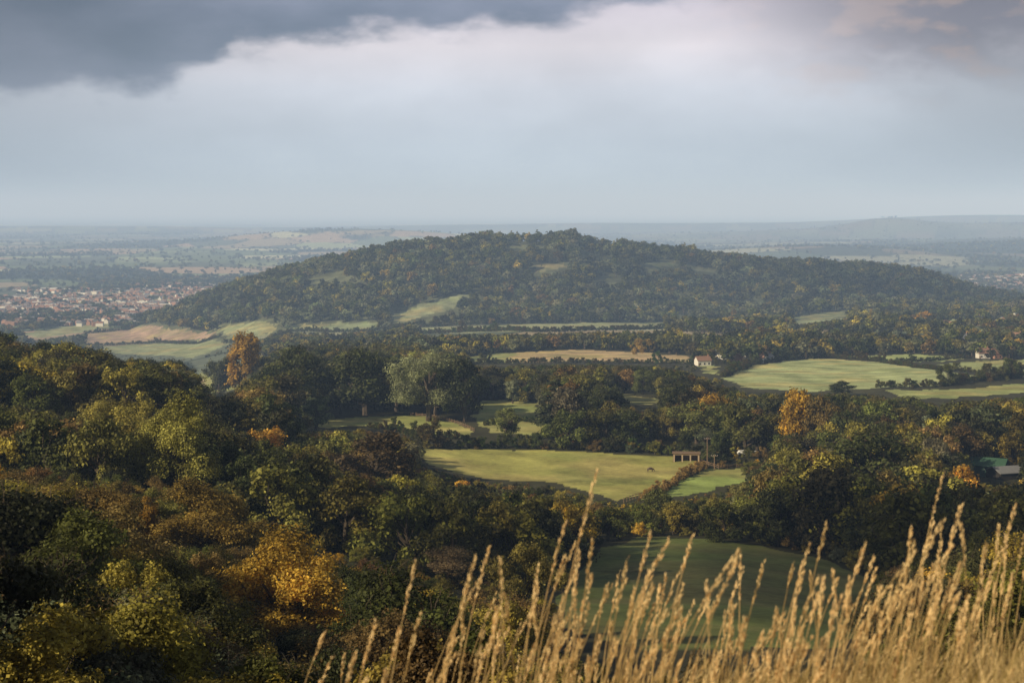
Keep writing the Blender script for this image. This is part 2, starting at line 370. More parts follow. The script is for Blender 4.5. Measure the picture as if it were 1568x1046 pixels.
# image-row limits on tree tops so the fields stay open and skylines match
def limits(x,y):
    u=CU+F*x/y
    A=np.interp(u,[-100,60,130,180,330,390,470,600,720,900,1050,1110,1300,1450,1568,1700],[490,505,520,545,548,522,510,522,540,548,562,586,600,602,597,590])
    B=np.interp(u,[0,350,520,640,760,900,940,1140,1200,1350,1568],[610,650,690,722,737,757,770,750,690,645,650])
    Cc=np.interp(u,[0,250,400,560,640,900,1000,1300,1340,1568],[700,730,830,850,870,900,985,985,860,800])
    D=np.interp(u,[0,200,400,450,1568],[1000,1000,500,490,465])
    return np.where(y<200,Cc,np.where(y<330,B,np.where(y<1000,A,np.where(y<1900,D,0))))
def fit(x,y,h,rad,zmin=.38):
    z=height(x,y);s=np.ones(x.shape);bad=np.zeros(x.shape,bool)
    for wp,_,_,ym in FW:
        a=np.array(wp);m=(x>a[:,0].min()-20)&(x<a[:,0].max()+20)&(y>a[:,1].min()-20)&(y<a[:,1].max()+20)
        if not m.any(): continue
        i=np.where(m)[0]
        for dx,dy in ((0,0),(.5,0),(-.5,0),(0,.5),(0,-.5)):
            bad[i]|=pip(x[i]+dx*rad[i],y[i]+dy*rad[i],wp)
    for (sx_,sy_,_),sp in zip(SPW,SPT):
        rr=sp[4]/F*sy_*.42
        bad|=((x-sx_)**2+(y-sy_)**2<rr*rr)
    lim=limits(x,y)
    OC=[(pp,ym) for _,_,pp,ym in FW]+CLEAR_PX
    uc=CU+F*x/y
    for it in range(9):
        top=CV-(z+h*s)/y*F;bot=CV-z/y*F;ru=rad*s/y*F
        over=(top<lim)
        occ=np.zeros(x.shape,bool)
        for pp,ym in OC:
            a=np.array(pp);u0,v0=a.min(0);u1,v1=a.max(0)
            mm=(y<ym)&(top<v1)&(bot>v0)&(uc+ru>u0)&(uc-ru<u1)
            if not mm.any(): continue
            i=np.where(mm)[0]
            for k in (1.,.85,.7,.55,.4,.25,.1):
                vv=CV-(z[i]+h[i]*s[i]*k)/y[i]*F
                for du in (-.7,0,.7):
                    occ[i]|=pip(CU+F*(x[i]+du*rad[i]*s[i])/y[i],vv,pp)
        ch=over|occ
        s=np.where(ch,s*.84,s)
        if not ch.any(): break
    bad|=occ
    s=np.where(s<zmin,np.where(over&~occ&(s>.2),s,0),s)
    s[bad]=0
    return s,z
PT=np.array([(.055,.064,.019),(.1,.11,.026),(.18,.165,.038),(.31,.26,.05),(.2,.135,.045),(.44,.28,.04),(.48,.36,.06),(.17,.18,.095),(.06,.06,.025)])
def tints(n,w,r=rng):
    w=np.array(w,float);i=r.choice(len(PT),n,p=w/w.sum())
    return PT[i]*r.uniform(.7,1.4,(n,1))*(1+r.normal(0,.05,(n,3)))
def scatter(name,y0,y1,sp,tmax,h0,h1,c,nk,wts,keep=None,wk=None,rf=.45,zmin=.38,gain=1.):
    xs=np.arange(-tmax*y1,tmax*y1,sp);yy=np.arange(y0,y1,sp)
    X,Y=np.meshgrid(xs,yy);X=(X+rng.uniform(-.45,.45,X.shape)*sp).ravel();Y=(Y+rng.uniform(-.45,.45,Y.shape)*sp).ravel()
    m=(np.abs(X/Y)<tmax)&(Y>=y0)&(Y<y1)
    if keep is not None: m&=keep(X,Y)
    X=X[m];Y=Y[m];h=rng.uniform(h0,h1,len(X))*(.8+.5*fbm(X/50,Y/50,71))
    s,z=fit(X,Y,h,h*rf,zmin)
    m=s>0;X=X[m];Y=Y[m];z=z[m];h=(h*s)[m];n=len(X)
    k=h/10
    scl=np.stack([k*rng.uniform(.85,1.25,n),k*rng.uniform(.85,1.25,n),k],1)
    rot=np.stack([rng.normal(0,.05,n),rng.normal(0,.05,n),rng.uniform(0,6.28,n)],1)
    wk_=np.array(wk,float);idx=rng.choice(nk,n,p=wk_/wk_.sum())
    t=tints(n,wts)*gain
    cl=fbm(X/35,Y/35,91);t=t*(.5+1.0*cl[:,None])
    mass(name,np.stack([X,Y,z-.2],1),scl,rot,idx,t,c)
    print(name,n)
wk9=[3,3,3,2,2,2,2,.5,.3]
#               dkgrn grn olive yolive brown orange yellow grey dk
scatter('hillside_scrub',24,62,3.6,.5,4,6.5,near_c,9,[1.5,2,3,2,4,.5,.3,.8,1],keep=lambda x,y:(x/y<.12)|(y>40),wk=[1,1,1,1,2,3,3,3,0],rf=.4,gain=.85)
scatter('foreground_woodland',62,200,6.5,.46,8,12,near_c,9,[1.5,2.2,4.5,3,4.2,1,.5,.4,1],wk=[3,3,3,1.5,1.5,2,2,1,0],gain=1.0)
scatter('woodland_trees',200,460,8.2,.44,11,16,mid_c,9,[3,4,4,2.4,2,.25,.3,.7,2],wk=wk9,gain=1.0)
scatter('valley_shrubs',195,490,4.6,.44,2.2,4.2,mid_c,9,[3,4,3,2.5,2,.25,.25,.8,2],wk=[0,0,0,0,0,3,3,0,0],zmin=.12,keep=lambda x,y:(x/y>-.14))
scatter('valley_woodland',460,1000,10.5,.42,12,19,mid_c,9,[4,4,3.6,1.6,.9,.1,.12,.8,2.5],wk=wk9)
scatter('lower_valley_trees',1000,1950,12,.42,8,15,far_c,9,[4,4,3.3,1.5,.8,.12,.12,2,2],wk=[3,3,3,2,2,2,2,.5,.3],
   keep=lambda x,y:(fbm(x/110,y/110,77)>.5)|(cells(x,y)[1]<13),zmin=.5,gain=1.0)
scatter('hill_forest',1950,3150,12.5,.40,8,20,far_c,9,[3.5,4.5,3,.5,.25,0,.0,5,1.8],wk=[4,4,4,2,1,2,2,.8,.5],
   keep=lambda x,y:(height(x,y)>-188)&(fbm(x/70,y/60,87)>.33)&(fbm(x/22,y/22,37)>.31),zmin=.5,gain=1.1)
# plain trees
n=60000
Yp=np.exp(rng.uniform(np.log(1950),np.log(13000),n));Xp=rng.uniform(-.4,.4,n)*Yp
zp=height(Xp,Yp);_,ed=cells(Xp,Yp)
m=(((ed<9)&(rng.random(n)<.9))|((fbm(Xp/700,Yp/700,44)>.56)&(rng.random(n)<.8))|(rng.random(n)<.06))&~((zp>-188)&(Yp<3150)&(Yp>1950))
Xp=Xp[m];Yp=Yp[m];zp=zp[m];hp=rng.uniform(7,14,len(Xp));s_,_=fit(Xp,Yp,hp,hp*.4,.5);m=s_>0
Xp=Xp[m];Yp=Yp[m];zp=zp[m];hp=(hp*s_)[m];n=len(Xp)
scl=np.stack([hp/10*rng.uniform(1,2.2,n),hp/10*rng.uniform(1,1.6,n),hp/10],1)
mass('plain_hedgerow_trees',np.stack([Xp,Yp,zp],1),scl,np.stack([0*Xp,0*Xp,rng.uniform(0,6.28,n)],1),rng.integers(0,7,n),tints(n,[5,4,1.5,.5,.5,.0,0,2,3]),far_c)
print('plain',n)
# hedgerows
HL=[([(640,685),(760,686),(900,690),(1030,695)],3.5,300,0),([(985,765),(1040,736),(1082,716)],1.6,300,1),
 ([(1108,578),(1150,559),(1220,550),(1270,547),(1350,555),(1440,567),(1568,575)],2.6,500,0),([(1345,594),(1440,592),(1568,578)],4,500,0),
 ([(1275,543),(1400,540),(1500,545),(1600,546)],4,500,0),([(1370,556),(1490,549)],2.5,500,0),([(715,559),(900,556),(1060,558)],3,500,0),([(715,545),(800,538),(900,533),(1060,541)],4,500,0),
 ([(130,511),(215,498),(320,508)],4,1200,0),([(140,529),(240,525),(335,518)],4,1200,0),([(640,512),(820,509),(1015,504)],5,1300,0),([(440,509),(560,508),(640,501)],5,1300,0),
 ([(640,502),(800,496),(1020,493)],5,1300,0),([(720,612),(770,609),(825,617)],4,400,0),([(700,672),(640,671),(600,659),(560,655)],2,300,0),([(740,652),(790,645),(828,648)],1.6,300,0)]
hx=[];hy=[];hh=[];ht=[]
for pl,h,ym,k in HL:
    W=[pixel_ground(u,v,ym)[:2] for u,v in pl]
    for a,b in zip(W[:-1],W[1:]):
        d=math.hypot(b[0]-a[0],b[1]-a[1]);nn=max(2,int(d/(h*.55)))
        for q in range(nn):
            f=q/nn;hx.append(a[0]+(b[0]-a[0])*f+random.gauss(0,.5));hy.append(a[1]+(b[1]-a[1])*f+random.gauss(0,.5));hh.append(h*random.uniform(.6,1.5)*(2 if random.random()<.06 else 1));ht.append((.4,.27,.09) if k else (.06+.06*random.random(),.07+.05*random.random(),.025))
hx=np.array(hx);hy=np.array(hy);hh=np.array(hh);n=len(hx)
mass('hedgerow',np.stack([hx,hy,height(hx,hy)],1),np.stack([hh/10]*3,1),np.stack([0*hx,0*hx,rng.uniform(0,6.28,n)],1),rng.integers(5,7,n),np.array(ht),mid_c)
# ---------------------------------------------------------------- individual trees
ID={'oak_tree':(0,9.6),'beech_tree':(1,9.6),'chestnut_tree':(2,9.6),'ash_tree':(3,6.8),'maple_tree':(4,6.8),'hawthorn_bush':(5,11),'field_maple':(6,11),'bare_tree':(7,7.5),'pine_tree':(8,5.5)}
for (nm,u,vb,vt,w,tn,ym),(x,y,z) in zip(SPT,SPW):
    i,dw=ID[nm];me=(near_m if y<260 else mid_m)[i]
    if (u,vb)==(655,645): me=near_m[1];dw=9.6
    H=(vb-vt)/F*y;W=w/F*y
    o=link(nm,me,(x,y,z-.1));o.scale=(W/dw,W/dw,H/9.8);o.rotation_euler=(0,0,random.uniform(0,6.28));o['tint']=[float(c) for c in tn]
# ---------------------------------------------------------------- prisms / buildings
m_wall=simple('rendered_wall',(.68,.65,.58),.8,1.5,.12);m_brick=simple('brick_wall',(.36,.2,.13),.85,4,.25)
m_tile=simple('clay_tile_roof',(.26,.15,.1),.85,3,.3);m_slate=simple('slate_roof',(.17,.17,.18),.6,3,.25)
m_green=simple('green_sheet_roof',(.06,.13,.08),.6,1,.15);m_tin=simple('metal_sheet',(.26,.26,.26),.6,1,.2)
m_glass=simple('window_glass',(.03,.035,.04),.1,1,.1);m_wood=simple('weathered_timber',(.22,.15,.095),.85,5,.3);m_white=simple('white_paint',(.75,.75,.73),.35,2,.05)
m_rubber=simple('tyre_rubber',(.02,.02,.02),.8,3,.2);m_dark=simple('dark_interior',(.04,.035,.03),.9,3,.3);m_blk=simple('blockwork',(.4,.31,.21),.85,3,.2)
def boxes(bs):
    V=[];Q=[]
    for (x0,y0,z0,x1,y1,z1) in bs:
        o=len(V);V+=[(x0,y0,z0),(x1,y0,z0),(x1,y1,z0),(x0,y1,z0),(x0,y0,z1),(x1,y0,z1),(x1,y1,z1),(x0,y1,z1)]
        Q+=[(o,o+3,o+2,o+1),(o+4,o+5,o+6,o+7),(o,o+1,o+5,o+4),(o+1,o+2,o+6,o+5),(o+2,o+3,o+7,o+6),(o+3,o,o+4,o+7)]
    return V,Q
def part(name,V,Fc,m,parent):
    me=bpy.data.meshes.new(name);me.from_pydata(V,[],Fc);me.materials.append(m);me.update()
    return link(name,me,parent=parent)
def empty(name,loc,rz=0):
    o=bpy.data.objects.new(name,None);o.location=loc;o.rotation_euler=(0,0,rz);scene.collection.objects.link(o);return o
def house(name,u,v,w,d,h,rh,rz,mw,mr_,ym=300,chim=True,wins=True):
    x,y,z=pixel_ground(u,v,ym);e=empty(name,(x,y,z-.2),rz);a=w/2;b=d/2
    part('walls',[(-a,-b,-1),(a,-b,-1),(a,b,-1),(-a,b,-1),(-a,-b,h),(a,-b,h),(a,b,h),(-a,b,h),(-a,0,h+rh),(a,0,h+rh)],
      [(0,1,5,4),(2,3,7,6),(1,2,6,9,5),(3,0,4,8,7)],mw,e)
    o=.4;t=.18
    part('roof',[(-a-o,-b-o,h-rh*o/b+.05),(a+o,-b-o,h-rh*o/b+.05),(a+o,0,h+rh+.05),(-a-o,0,h+rh+.05),(a+o,b+o,h-rh*o/b+.05),(-a-o,b+o,h-rh*o/b+.05),
      (-a-o,-b-o,h-rh*o/b+.05+t),(a+o,-b-o,h-rh*o/b+.05+t),(a+o,0,h+rh+.05+t),(-a-o,0,h+rh+.05+t),(a+o,b+o,h-rh*o/b+.05+t),(-a-o,b+o,h-rh*o/b+.05+t)],
      [(0,3,2,1),(3,5,4,2),(6,7,8,9),(9,8,10,11),(0,1,7,6),(4,5,11,10),(1,2,8,7),(2,4,10,8),(3,0,6,9),(5,3,9,11)],mr_,e)
    if wins:
        bs=[];k=max(2,int(w/3))
        for i in range(k):
            cx=-a+w*(i+.5)/k
            for zz in ([1.,3.4] if h>4.5 else [1.]):
                if zz+1.2<h: bs.append((cx-.5,-b-.05,zz,cx+.5,-b+.05,zz+1.2))
        part('windows',*boxes(bs),m_glass,e)
        part('door',*boxes([(-a+.4,-b-.06,0,-a+1.3,-b+.04,2.1)]),m_wood,e)
    if chim: part('chimney',*boxes([(a-1.2,-.4,h+rh-.8,a-.4,.4,h+rh+1.2)]),m_brick,e)
    return e
house('farmhouse',1076,560,9,6,3.6,2.4,.3,m_wall,m_tile,700);house('farmhouse',1106,550,9,6,3.8,2.4,-.3,m_wall,m_slate,700);house('stone_cottage',1126,556,9,6,3.4,2.4,.6,m_brick,m_tile,700)
house('white_cottage',1160,556,8,5.5,3.6,2.4,-.2,m_wall,m_tile,700);house('white_cottage',1176,554,7,5,3.4,2.2,.9,m_wall,m_slate,700);house('white_cottage',1143,550,7,5,3.4,2.2,1.2,m_wall,m_slate,700)
house('white_cottage',1480,530,10,7,6,4,1.3,m_wall,m_slate,700);house('farmhouse',1552,528,12,8,6,4,-.4,m_wall,m_tile,700);house('farmhouse',1530,549,12,7,4,3,.3,m_brick,m_tile,700);house('farmhouse',1505,549,8,6,4,3,.1,m_wall,m_tile,700)
house('green_barn',1510,728,11,8,3.4,1.7,-.5,simple('green_cladding',(.05,.11,.08),.6,1,.15),m_green,300,False,False)
house('pale_warehouse',1545,732,10,7,2.2,1.2,.3,m_dark,m_tin,300,False,False)
house('pale_warehouse',1320,408,70,20,7,3,.1,m_tin,simple('pale_roof',(.6,.62,.64),.5,1,.1),3000,False,False)  # long distant warehouse with a pale roof
# field shelter
x,y,z=pixel_ground(1051,706,300);e=empty('field_shelter',(x,y,z),-.12)
w=7.6;d=3.6;h=2.4
part('back_wall',*boxes([(-w/2,d/2-.1,-.3,w/2,d/2,h-.1)]),m_wood,e)
part('side_walls',*boxes([(-w/2-.1,-d/2,-.3,-w/2-.003,d/2,h-.1),(w/2+.003,-d/2,-.3,w/2+.1,d/2,h-.1)]),m_wood,e)
part('front_posts',*boxes([(-w/2+.01+i*(w-.42)/3,-d/2,-.3,-w/2+.41+i*(w-.42)/3,-d/2+.12,h-.4) for i in range(4)]),m_blk,e)
part('lintel',*boxes([(-w/2,-d/2-.02,h-.397,w/2,-d/2+.1,h-.03)]),m_blk,e)
part('roof',*boxes([(-w/2-.4,-d/2-.4,h,w/2+.4,d/2+.3,h+.14)]),m_wood,e)
# car
def car(name,u,v,ym,rz):
    x,y,z=pixel_ground(u,v,ym);e=empty(name,(x,y,z),rz)
    prof=[(-2.1,.35),(-2.15,.8),(-1.95,1.0),(-1.7,1.45),(-.2,1.5),(.55,1.42),(1.15,.98),(1.95,.85),(2.1,.6),(2.1,.35)]
    n=len(prof);V=[(a,-.85 if b<1.1 else -.68,b) for a,b in prof]+[(a,.85 if b<1.1 else .68,b) for a,b in prof]
    Fc=[tuple(range(n)),tuple(range(2*n-1,n-1,-1))]+[(i,i+n,(i+1)%n+n,(i+1)%n) for i in range(n)]
    o=part('body',V,Fc,m_white,e);b=o.modifiers.new('b','BEVEL');b.width=.06;b.segments=2
    V=[];Fc=[]
    for sy in (-1,1):
        k=len(V);V+=[(-1.6,sy*.83,1.02),(.95,sy*.83,1.02),(.45,sy*.73,1.38),(-1.5,sy*.73,1.4)];Fc.append((k,k+1,k+2,k+3))
    k=len(V);V+=[(1.17,-.7,1.02),(1.17,.7,1.02),(.66,.6,1.4),(.66,-.6,1.4)];Fc.append((k,k+1,k+2,k+3))
    part('windows',V,Fc,m_glass,e)
    bm=bmesh.new()
    for wx in (-1.35,1.3):
        for wy in (-.8,.8):
            bmesh.ops.create_cone(bm,cap_ends=True,segments=14,radius1=.33,radius2=.33,depth=.22,matrix=Matrix.Translation((wx,wy,.33))@Matrix.Rotation(math.pi/2,4,'X'))
    me=bpy.data.meshes.new('wheels');bm.to_mesh(me);me.materials.append(m_rubber);link('wheels',me,parent=e)
car('parked_car',1140,697,300,.1);car('parked_car',1160,698,300,.3)
def pole(u,v,h,ym):
    x,y,z=pixel_ground(u,v,ym);e=empty('utility_pole',(x,y,z))
    V,Q=tube((0,0,-.5),(0,0,h),.16,.1,8,3,0);part('post',[tuple(a) for a in V],[tuple(int(k) for k in q) for q in Q],m_wood,e)
    part('crossarm',*boxes([(-1,-.06,h-.5,1,.06,h-.36)]),m_wood,e)
    part('insulators',*boxes([(k-.05,-.05,h-.357,k+.05,.05,h-.2) for k in(-.85,-.3,.3,.85)]),m_white,e)
pole(1083,712,8,300);pole(1094,720,4.5,300)
def fence(name,pl,ym,h=1.2,sp=2.6):
    pts=[]
    W=[pixel_ground(u,v,ym)[:2] for u,v in pl]
    for a,b in zip(W[:-1],W[1:]):
        d=math.hypot(b[0]-a[0],b[1]-a[1]);nn=max(1,int(d/sp))
        pts+=[(a[0]+(b[0]-a[0])*q/nn,a[1]+(b[1]-a[1])*q/nn) for q in range(nn)]
    pts.append(W[-1]);P=np.array(pts);Z=height(P[:,0],P[:,1]);V=[];Q=[]
    for i,(x,y) in enumerate(P):
        v,q=boxes([(x-.08,y-.08,Z[i]-.3,x+.08,y+.08,Z[i]+h)]);o=len(V);V+=v;Q+=[tuple(k+o for k in f) for f in q]
        if i+1<len(P):
            x2,y2=P[i+1]
            for hz in (.45,.95):
                o=len(V);V+=[(x,y-.1,Z[i]+hz),(x2,y2-.1,Z[i+1]+hz),(x2,y2-.1,Z[i+1]+hz+.14),(x,y-.1,Z[i]+hz+.14)];Q.append((o,o+1,o+2,o+3))
    me=bpy.data.meshes.new(name);me.from_pydata(V,[],Q);me.materials.append(m_wood);link(name,me)
fence('wooden_fence',[(628,637),(665,640),(700,650),(726,661)],300,1.5);fence('wooden_fence',[(1142,716),(1100,718),(1078,711)],300);fence('wooden_fence',[(1075,709),(1000,756),(955,770)],300)
def cow(u,v,ym,rz,c,sc=1):
    x,y,z=pixel_ground(u,v,ym);e=empty('cow',(x,y,z),rz);e.scale=(sc,)*3
    P=[(0,0,1.15),(-.75,0,1.2),(.65,0,1.2),(1.05,0,1.0),(1.3,0,.45),(1.42,0,.2),(-1.0,0,1.15),(-1.05,0,.5),
       (.62,.22,.8),(.6,.24,.42),(.62,.24,.0),(.62,-.22,.8),(.66,-.24,.42),(.62,-.24,.0),(-.75,.24,.85),(-.9,.25,.5),(-.84,.25,0),(-.75,-.24,.85),(-.95,-.25,.5),(-.88,-.25,0)]
    E=[(0,1),(0,2),(2,3),(3,4),(4,5),(1,6),(6,7),(2,8),(8,9),(9,10),(2,11),(11,12),(12,13),(1,14),(14,15),(15,16),(1,17),(17,18),(18,19)]
    Rr=[.4,.36,.36,.2,.14,.1,.1,.03,.15,.08,.06,.15,.08,.06,.18,.09,.06,.18,.09,.06]
    me=bpy.data.meshes.new('body');me.from_pydata(P,E,[]);o=link('body',me,parent=e)
    o.modifiers.new('s','SKIN');
    for i,s in enumerate(me.skin_vertices[0].data): s.radius=(Rr[i],Rr[i])
    me.skin_vertices[0].data[0].use_root=True
    o.modifiers.new('ss','SUBSURF').levels=1;me.materials.append(c)
    part('ears',[(1.25,.1,.55),(1.3,.32,.6),(1.28,.1,.45),(1.25,-.1,.55),(1.3,-.32,.6),(1.28,-.1,.45)],[(0,1,2),(3,4,5)],c,e)
try: cow(996,723,300,.2,simple('cow_hide',(.1,.075,.06),.8,1.2,.8),.85)
except Exception as ex: print('cow',ex)
def town(name,regs,n,ym,wh=.12):
    V=[];Q=[];mi=[];k=0
    while k<n:
        u0,u1,v0,v1=random.choice(regs);x,y,z=pixel_ground(random.uniform(u0,u1),random.uniform(v0,v1),ym)
        if y<3200 and z>-186 and ym>2000: continue
        big=random.random()<wh*.5
        w=random.uniform(20,50) if big else random.uniform(7,13);d=random.uniform(12,18) if big else 7;h=6 if big else 5;rh=1.5 if big else 2.6
        r=random.choice([0,.4,1.5,-.5]);c,s=math.cos(r),math.sin(r);a=w/2;b=d/2;o=len(V)
        for px,py,pz in [(-a,-b,-2),(a,-b,-2),(a,b,-2),(-a,b,-2),(-a,-b,h),(a,-b,h),(a,b,h),(-a,b,h),(-a,0,h+rh),(a,0,h+rh)]:
            V.append((x+px*c-py*s,y+px*s+py*c,z+pz))
        Q+=[tuple(o+i for i in f) for f in [(0,1,5,4),(2,3,7,6),(1,2,6,9,5),(3,0,4,8,7),(4,5,9,8),(6,7,8,9)]]
        wm=0 if random.random()<.35 else 1;rm=0 if (big and random.random()<.5) else 4 if big else random.choice([2,2,3]);mi+=[wm]*4+[rm]*2;k+=1
    me=bpy.data.meshes.new(name);me.from_pydata(V,[],Q)
    for m in (m_wall,m_brick,m_tile,m_slate,m_tin): me.materials.append(m)
    me.polygons.foreach_set('material_index',mi);link(name,me)
town('distant_town_houses',[(0,230,455,500),(0,230,455,500),(0,330,444,475),(200,420,436,460),(1470,1600,422,450)],1500,2400,.14)
town('village_houses',[(1440,1600,470,505),(1490,1600,500,530)],60,900,.0)
# ---------------------------------------------------------------- foreground grass
m_grass,nt,p=mat('dry_grass');N=nt.nodes
lv=N.new('ShaderNodeAttribute');lv.attribute_name='lv'
cr=N.new('ShaderNodeValToRGB');cr.color_ramp.elements[0].color=(.22,.16,.04,1);cr.color_ramp.elements[1].color=(.9,.67,.34,1)
nt.links.new(lv.outputs['Fac'],cr.inputs[0]);nt.links.new(cr.outputs[0],p.inputs['Base Color'])
tr=N.new('ShaderNodeBsdfTranslucent');nt.links.new(cr.outputs[0],tr.inputs['Color']);mx=N.new('ShaderNodeMixShader');mx.inputs[0].default_value=.3
nt.links.new(p.outputs[0],mx.inputs[1]);nt.links.new(tr.outputs[0],mx.inputs[2]);nt.links.new(mx.outputs[0],N['Material Output'].inputs['Surface'])
GV=[];GQ=[];GL=[];go=0
def ribbon(P,Wd,side,l):
    global go
    P=np.array(P);S=np.array(side)*np.array(Wd)[:,None]
    V=np.stack([P-S,P+S],1).reshape(-1,3);n=len(P)
    i=np.arange(n-1)*2;Q=np.stack([i,i+1,i+3,i+2],1)+go
    GV.append(V);GQ.append(Q);GL.append(np.full(len(V),l));go+=len(V)
def stalk(x,y,h,lean,leany,l):
    global go
    z=float(height(np.array([x]),np.array([y]))[0])
    f=np.linspace(0,1,9);P=np.stack([x+lean*h*f**1.7,y+leany*h*f**1.8,z+h*f*(1-.04*f)],1)
    w=np.interp(f,[0,.7,1],[.0026,.0018,.001])
    ribbon(P,w,(1,0,0),l*.8);ribbon(P,w,(0,1,0),l*.8)
    n=random.randint(34,54);f0=random.uniform(.74,.84);ff=np.random.default_rng(int(abs(x)*1e5)&0xffff).uniform(f0,1.0,n)
    C=np.stack([np.interp(ff,f,P[:,k]) for k in range(3)],1)
    ax=P[-1]-P[-3];ax/=np.linalg.norm(ax)
    R_=rng.normal(size=(n,3));R_-=(R_@ax)[:,None]*ax;R_/=np.linalg.norm(R_,axis=1,keepdims=True)
    sp=np.sin(np.pi*np.clip((ff-f0)/(1.03-f0),0,1))[:,None]
    D=ax+R_*.2;D/=np.linalg.norm(D,axis=1,keepdims=True)
    ln=rng.uniform(.012,.022,(n,1));S=np.cross(D,rng.normal(size=(n,3)));S/=np.linalg.norm(S,axis=1,keepdims=True);S*=.0027
    C=C+R_*.004*sp
    V=np.stack([C-S*.3,C+D*ln*.5-S,C+D*ln,C+D*ln*.5+S],1).reshape(-1,3)
    GV.append(V);GQ.append(np.arange(4*n).reshape(n,4)+go);GL.append(np.full(4*n,min(1,l+.2)));go+=4*n
def dens(u): return np.interp(u,[360,480,640,760,900,1100,1300,1600],[.08,.25,.6,.8,.95,1.,1.,.95])
cnt=0
while cnt<680:
    u=random.uniform(360,1640)
    if random.random()>dens(u): continue
    y=random.uniform(4.3,8.8);x=(u-CU)/F*y
    h=random.gauss(.53,.15)*np.interp(u,[400,700,1000,1300,1568],[1.0,1.14,.98,.88,.93])
    stalk(x,y,min(.88,max(.24,h)),random.gauss(.16,.1),random.gauss(0,.12),random.uniform(.5,1));cnt+=1
for u,y,h in [(830,5,1.1),(800,5.4,.92),(655,4.8,.9),(690,5.6,.86),(930,5,.86),(1000,5.2,.82),(1410,5,.8),(1180,5,.66),(512,4.8,.8),(1385,6,.95),(1500,5.5,.8),(560,5.2,.72)]:
    stalk((u-CU)/F*y,y,h,.16,0,.95)
for k in range(28000):
    u=random.uniform(300,1700)
    if random.random()>np.interp(u,[300,600,900,1150,1700],[.1,.35,.65,1,1]): continue
    y=random.uniform(2.8,9.5);x=(u-CU)/F*y
    h=random.uniform(.12,.3)*(1.3 if random.random()<.25 else 1);f=np.array([0,.4,.75,1.]);le=random.gauss(.3,.3);ly=random.gauss(0,.25)
    GP=np.stack([x+le*h*f**2,y+ly*h*f**2,0+h*f],1)
    a=random.uniform(0,3.14);ribbon(GP,[.0028,.0024,.0016,.0003],(math.cos(a),math.sin(a),0),random.random()**1.2*.9)
    GV[-1]=(GV[-1],x,y)
bi=[i for i,g in enumerate(GV) if isinstance(g,tuple)]
zz=height(np.array([GV[i][1] for i in bi]),np.array([GV[i][2] for i in bi]))
for i,zv in zip(bi,zz):
    g=GV[i][0].copy();g[:,2]+=zv-.01;GV[i]=g
link('dry_grass',mkmesh('dry_grass',np.concatenate(GV),np.concatenate(GQ),[m_grass],attrs=[('lv','FLOAT',np.concatenate(GL))]))
# ---------------------------------------------------------------- sun, clouds
S=Vector((-.84,-.54,0)).normalized();el=math.radians(27);S=Vector((S.x*math.cos(el),S.y*math.cos(el),math.sin(el)))
ld=bpy.data.lights.new('sun','SUN');ld.energy=5;ld.angle=math.radians(.5);ld.color=(1,.85,.6)
lo=bpy.data.objects.new('sun',ld);lo.rotation_euler=S.to_track_quat('Z','Y').to_euler();lo.location=(0,0,500);scene.collection.objects.link(lo)
zc=700.
gx=np.linspace(-3400,2600,400);gy=np.linspace(-1900,3000,340);GX,GY=np.meshgrid(gx,gy)
kx=GX-S.x/S.z*(zc+70);ky=GY-S.y/S.z*(zc+70)     # ground spot that each added cloud patch is placed to shade
def bump(cx,cy,sx,sy,a): return a*np.exp(-(((kx-cx)/sx)**2+((ky-cy)/sy)**2)**1.5)
nz=fbm(kx/160,ky/160,5,5);n3=fbm(kx/45,ky/45,15,4)
D=bump(60,225,62,50,1.1)+bump(150,360,60,70,.8)+bump(600,2350,560,400,.6)+bump(-5,120,40,36,.4)+bump(-95,60,75,40,.8)+bump(-190,230,80,90,.45)
D=np.clip(D+(nz-.5)*1.0*np.clip(D*2,0,1)+(n3-.5)*1.3*np.clip(D*2,0,1),0,.88)
GZ=zc+60*fbm(GX/300,GY/300,2)
nr,nc=GX.shape;I=np.arange(nr*nc).reshape(nr,nc)
FQ=np.stack([I[:-1,:-1],I[:-1,1:],I[1:,1:],I[1:,:-1]],-1).reshape(-1,4)
df=D.ravel()[FQ].max(1);FQ=FQ[df>.01]
m_shade_cloud=bpy.data.materials.new('shade_cloud_sheet');m_shade_cloud.use_nodes=True;nt=m_shade_cloud.node_tree;N=nt.nodes
at=N.new('ShaderNodeAttribute');at.attribute_name='dens';t=N.new('ShaderNodeBsdfTransparent');di=N.new('ShaderNodeBsdfTranslucent');di.inputs[0].default_value=(.7,.7,.72,1)
mx=N.new('ShaderNodeMixShader');nt.links.new(at.outputs['Fac'],mx.inputs[0]);nt.links.new(t.outputs[0],mx.inputs[1]);nt.links.new(di.outputs[0],mx.inputs[2]);nt.links.new(mx.outputs[0],N['Material Output'].inputs['Surface'])
link('shade_clouds',mkmesh('shade_clouds',np.stack([GX,GY,GZ],-1).reshape(-1,3),FQ,[m_shade_cloud],attrs=[('dens','FLOAT',D.ravel())],smooth=True))  # cloud sheet added overhead, out of view, to darken chosen ground
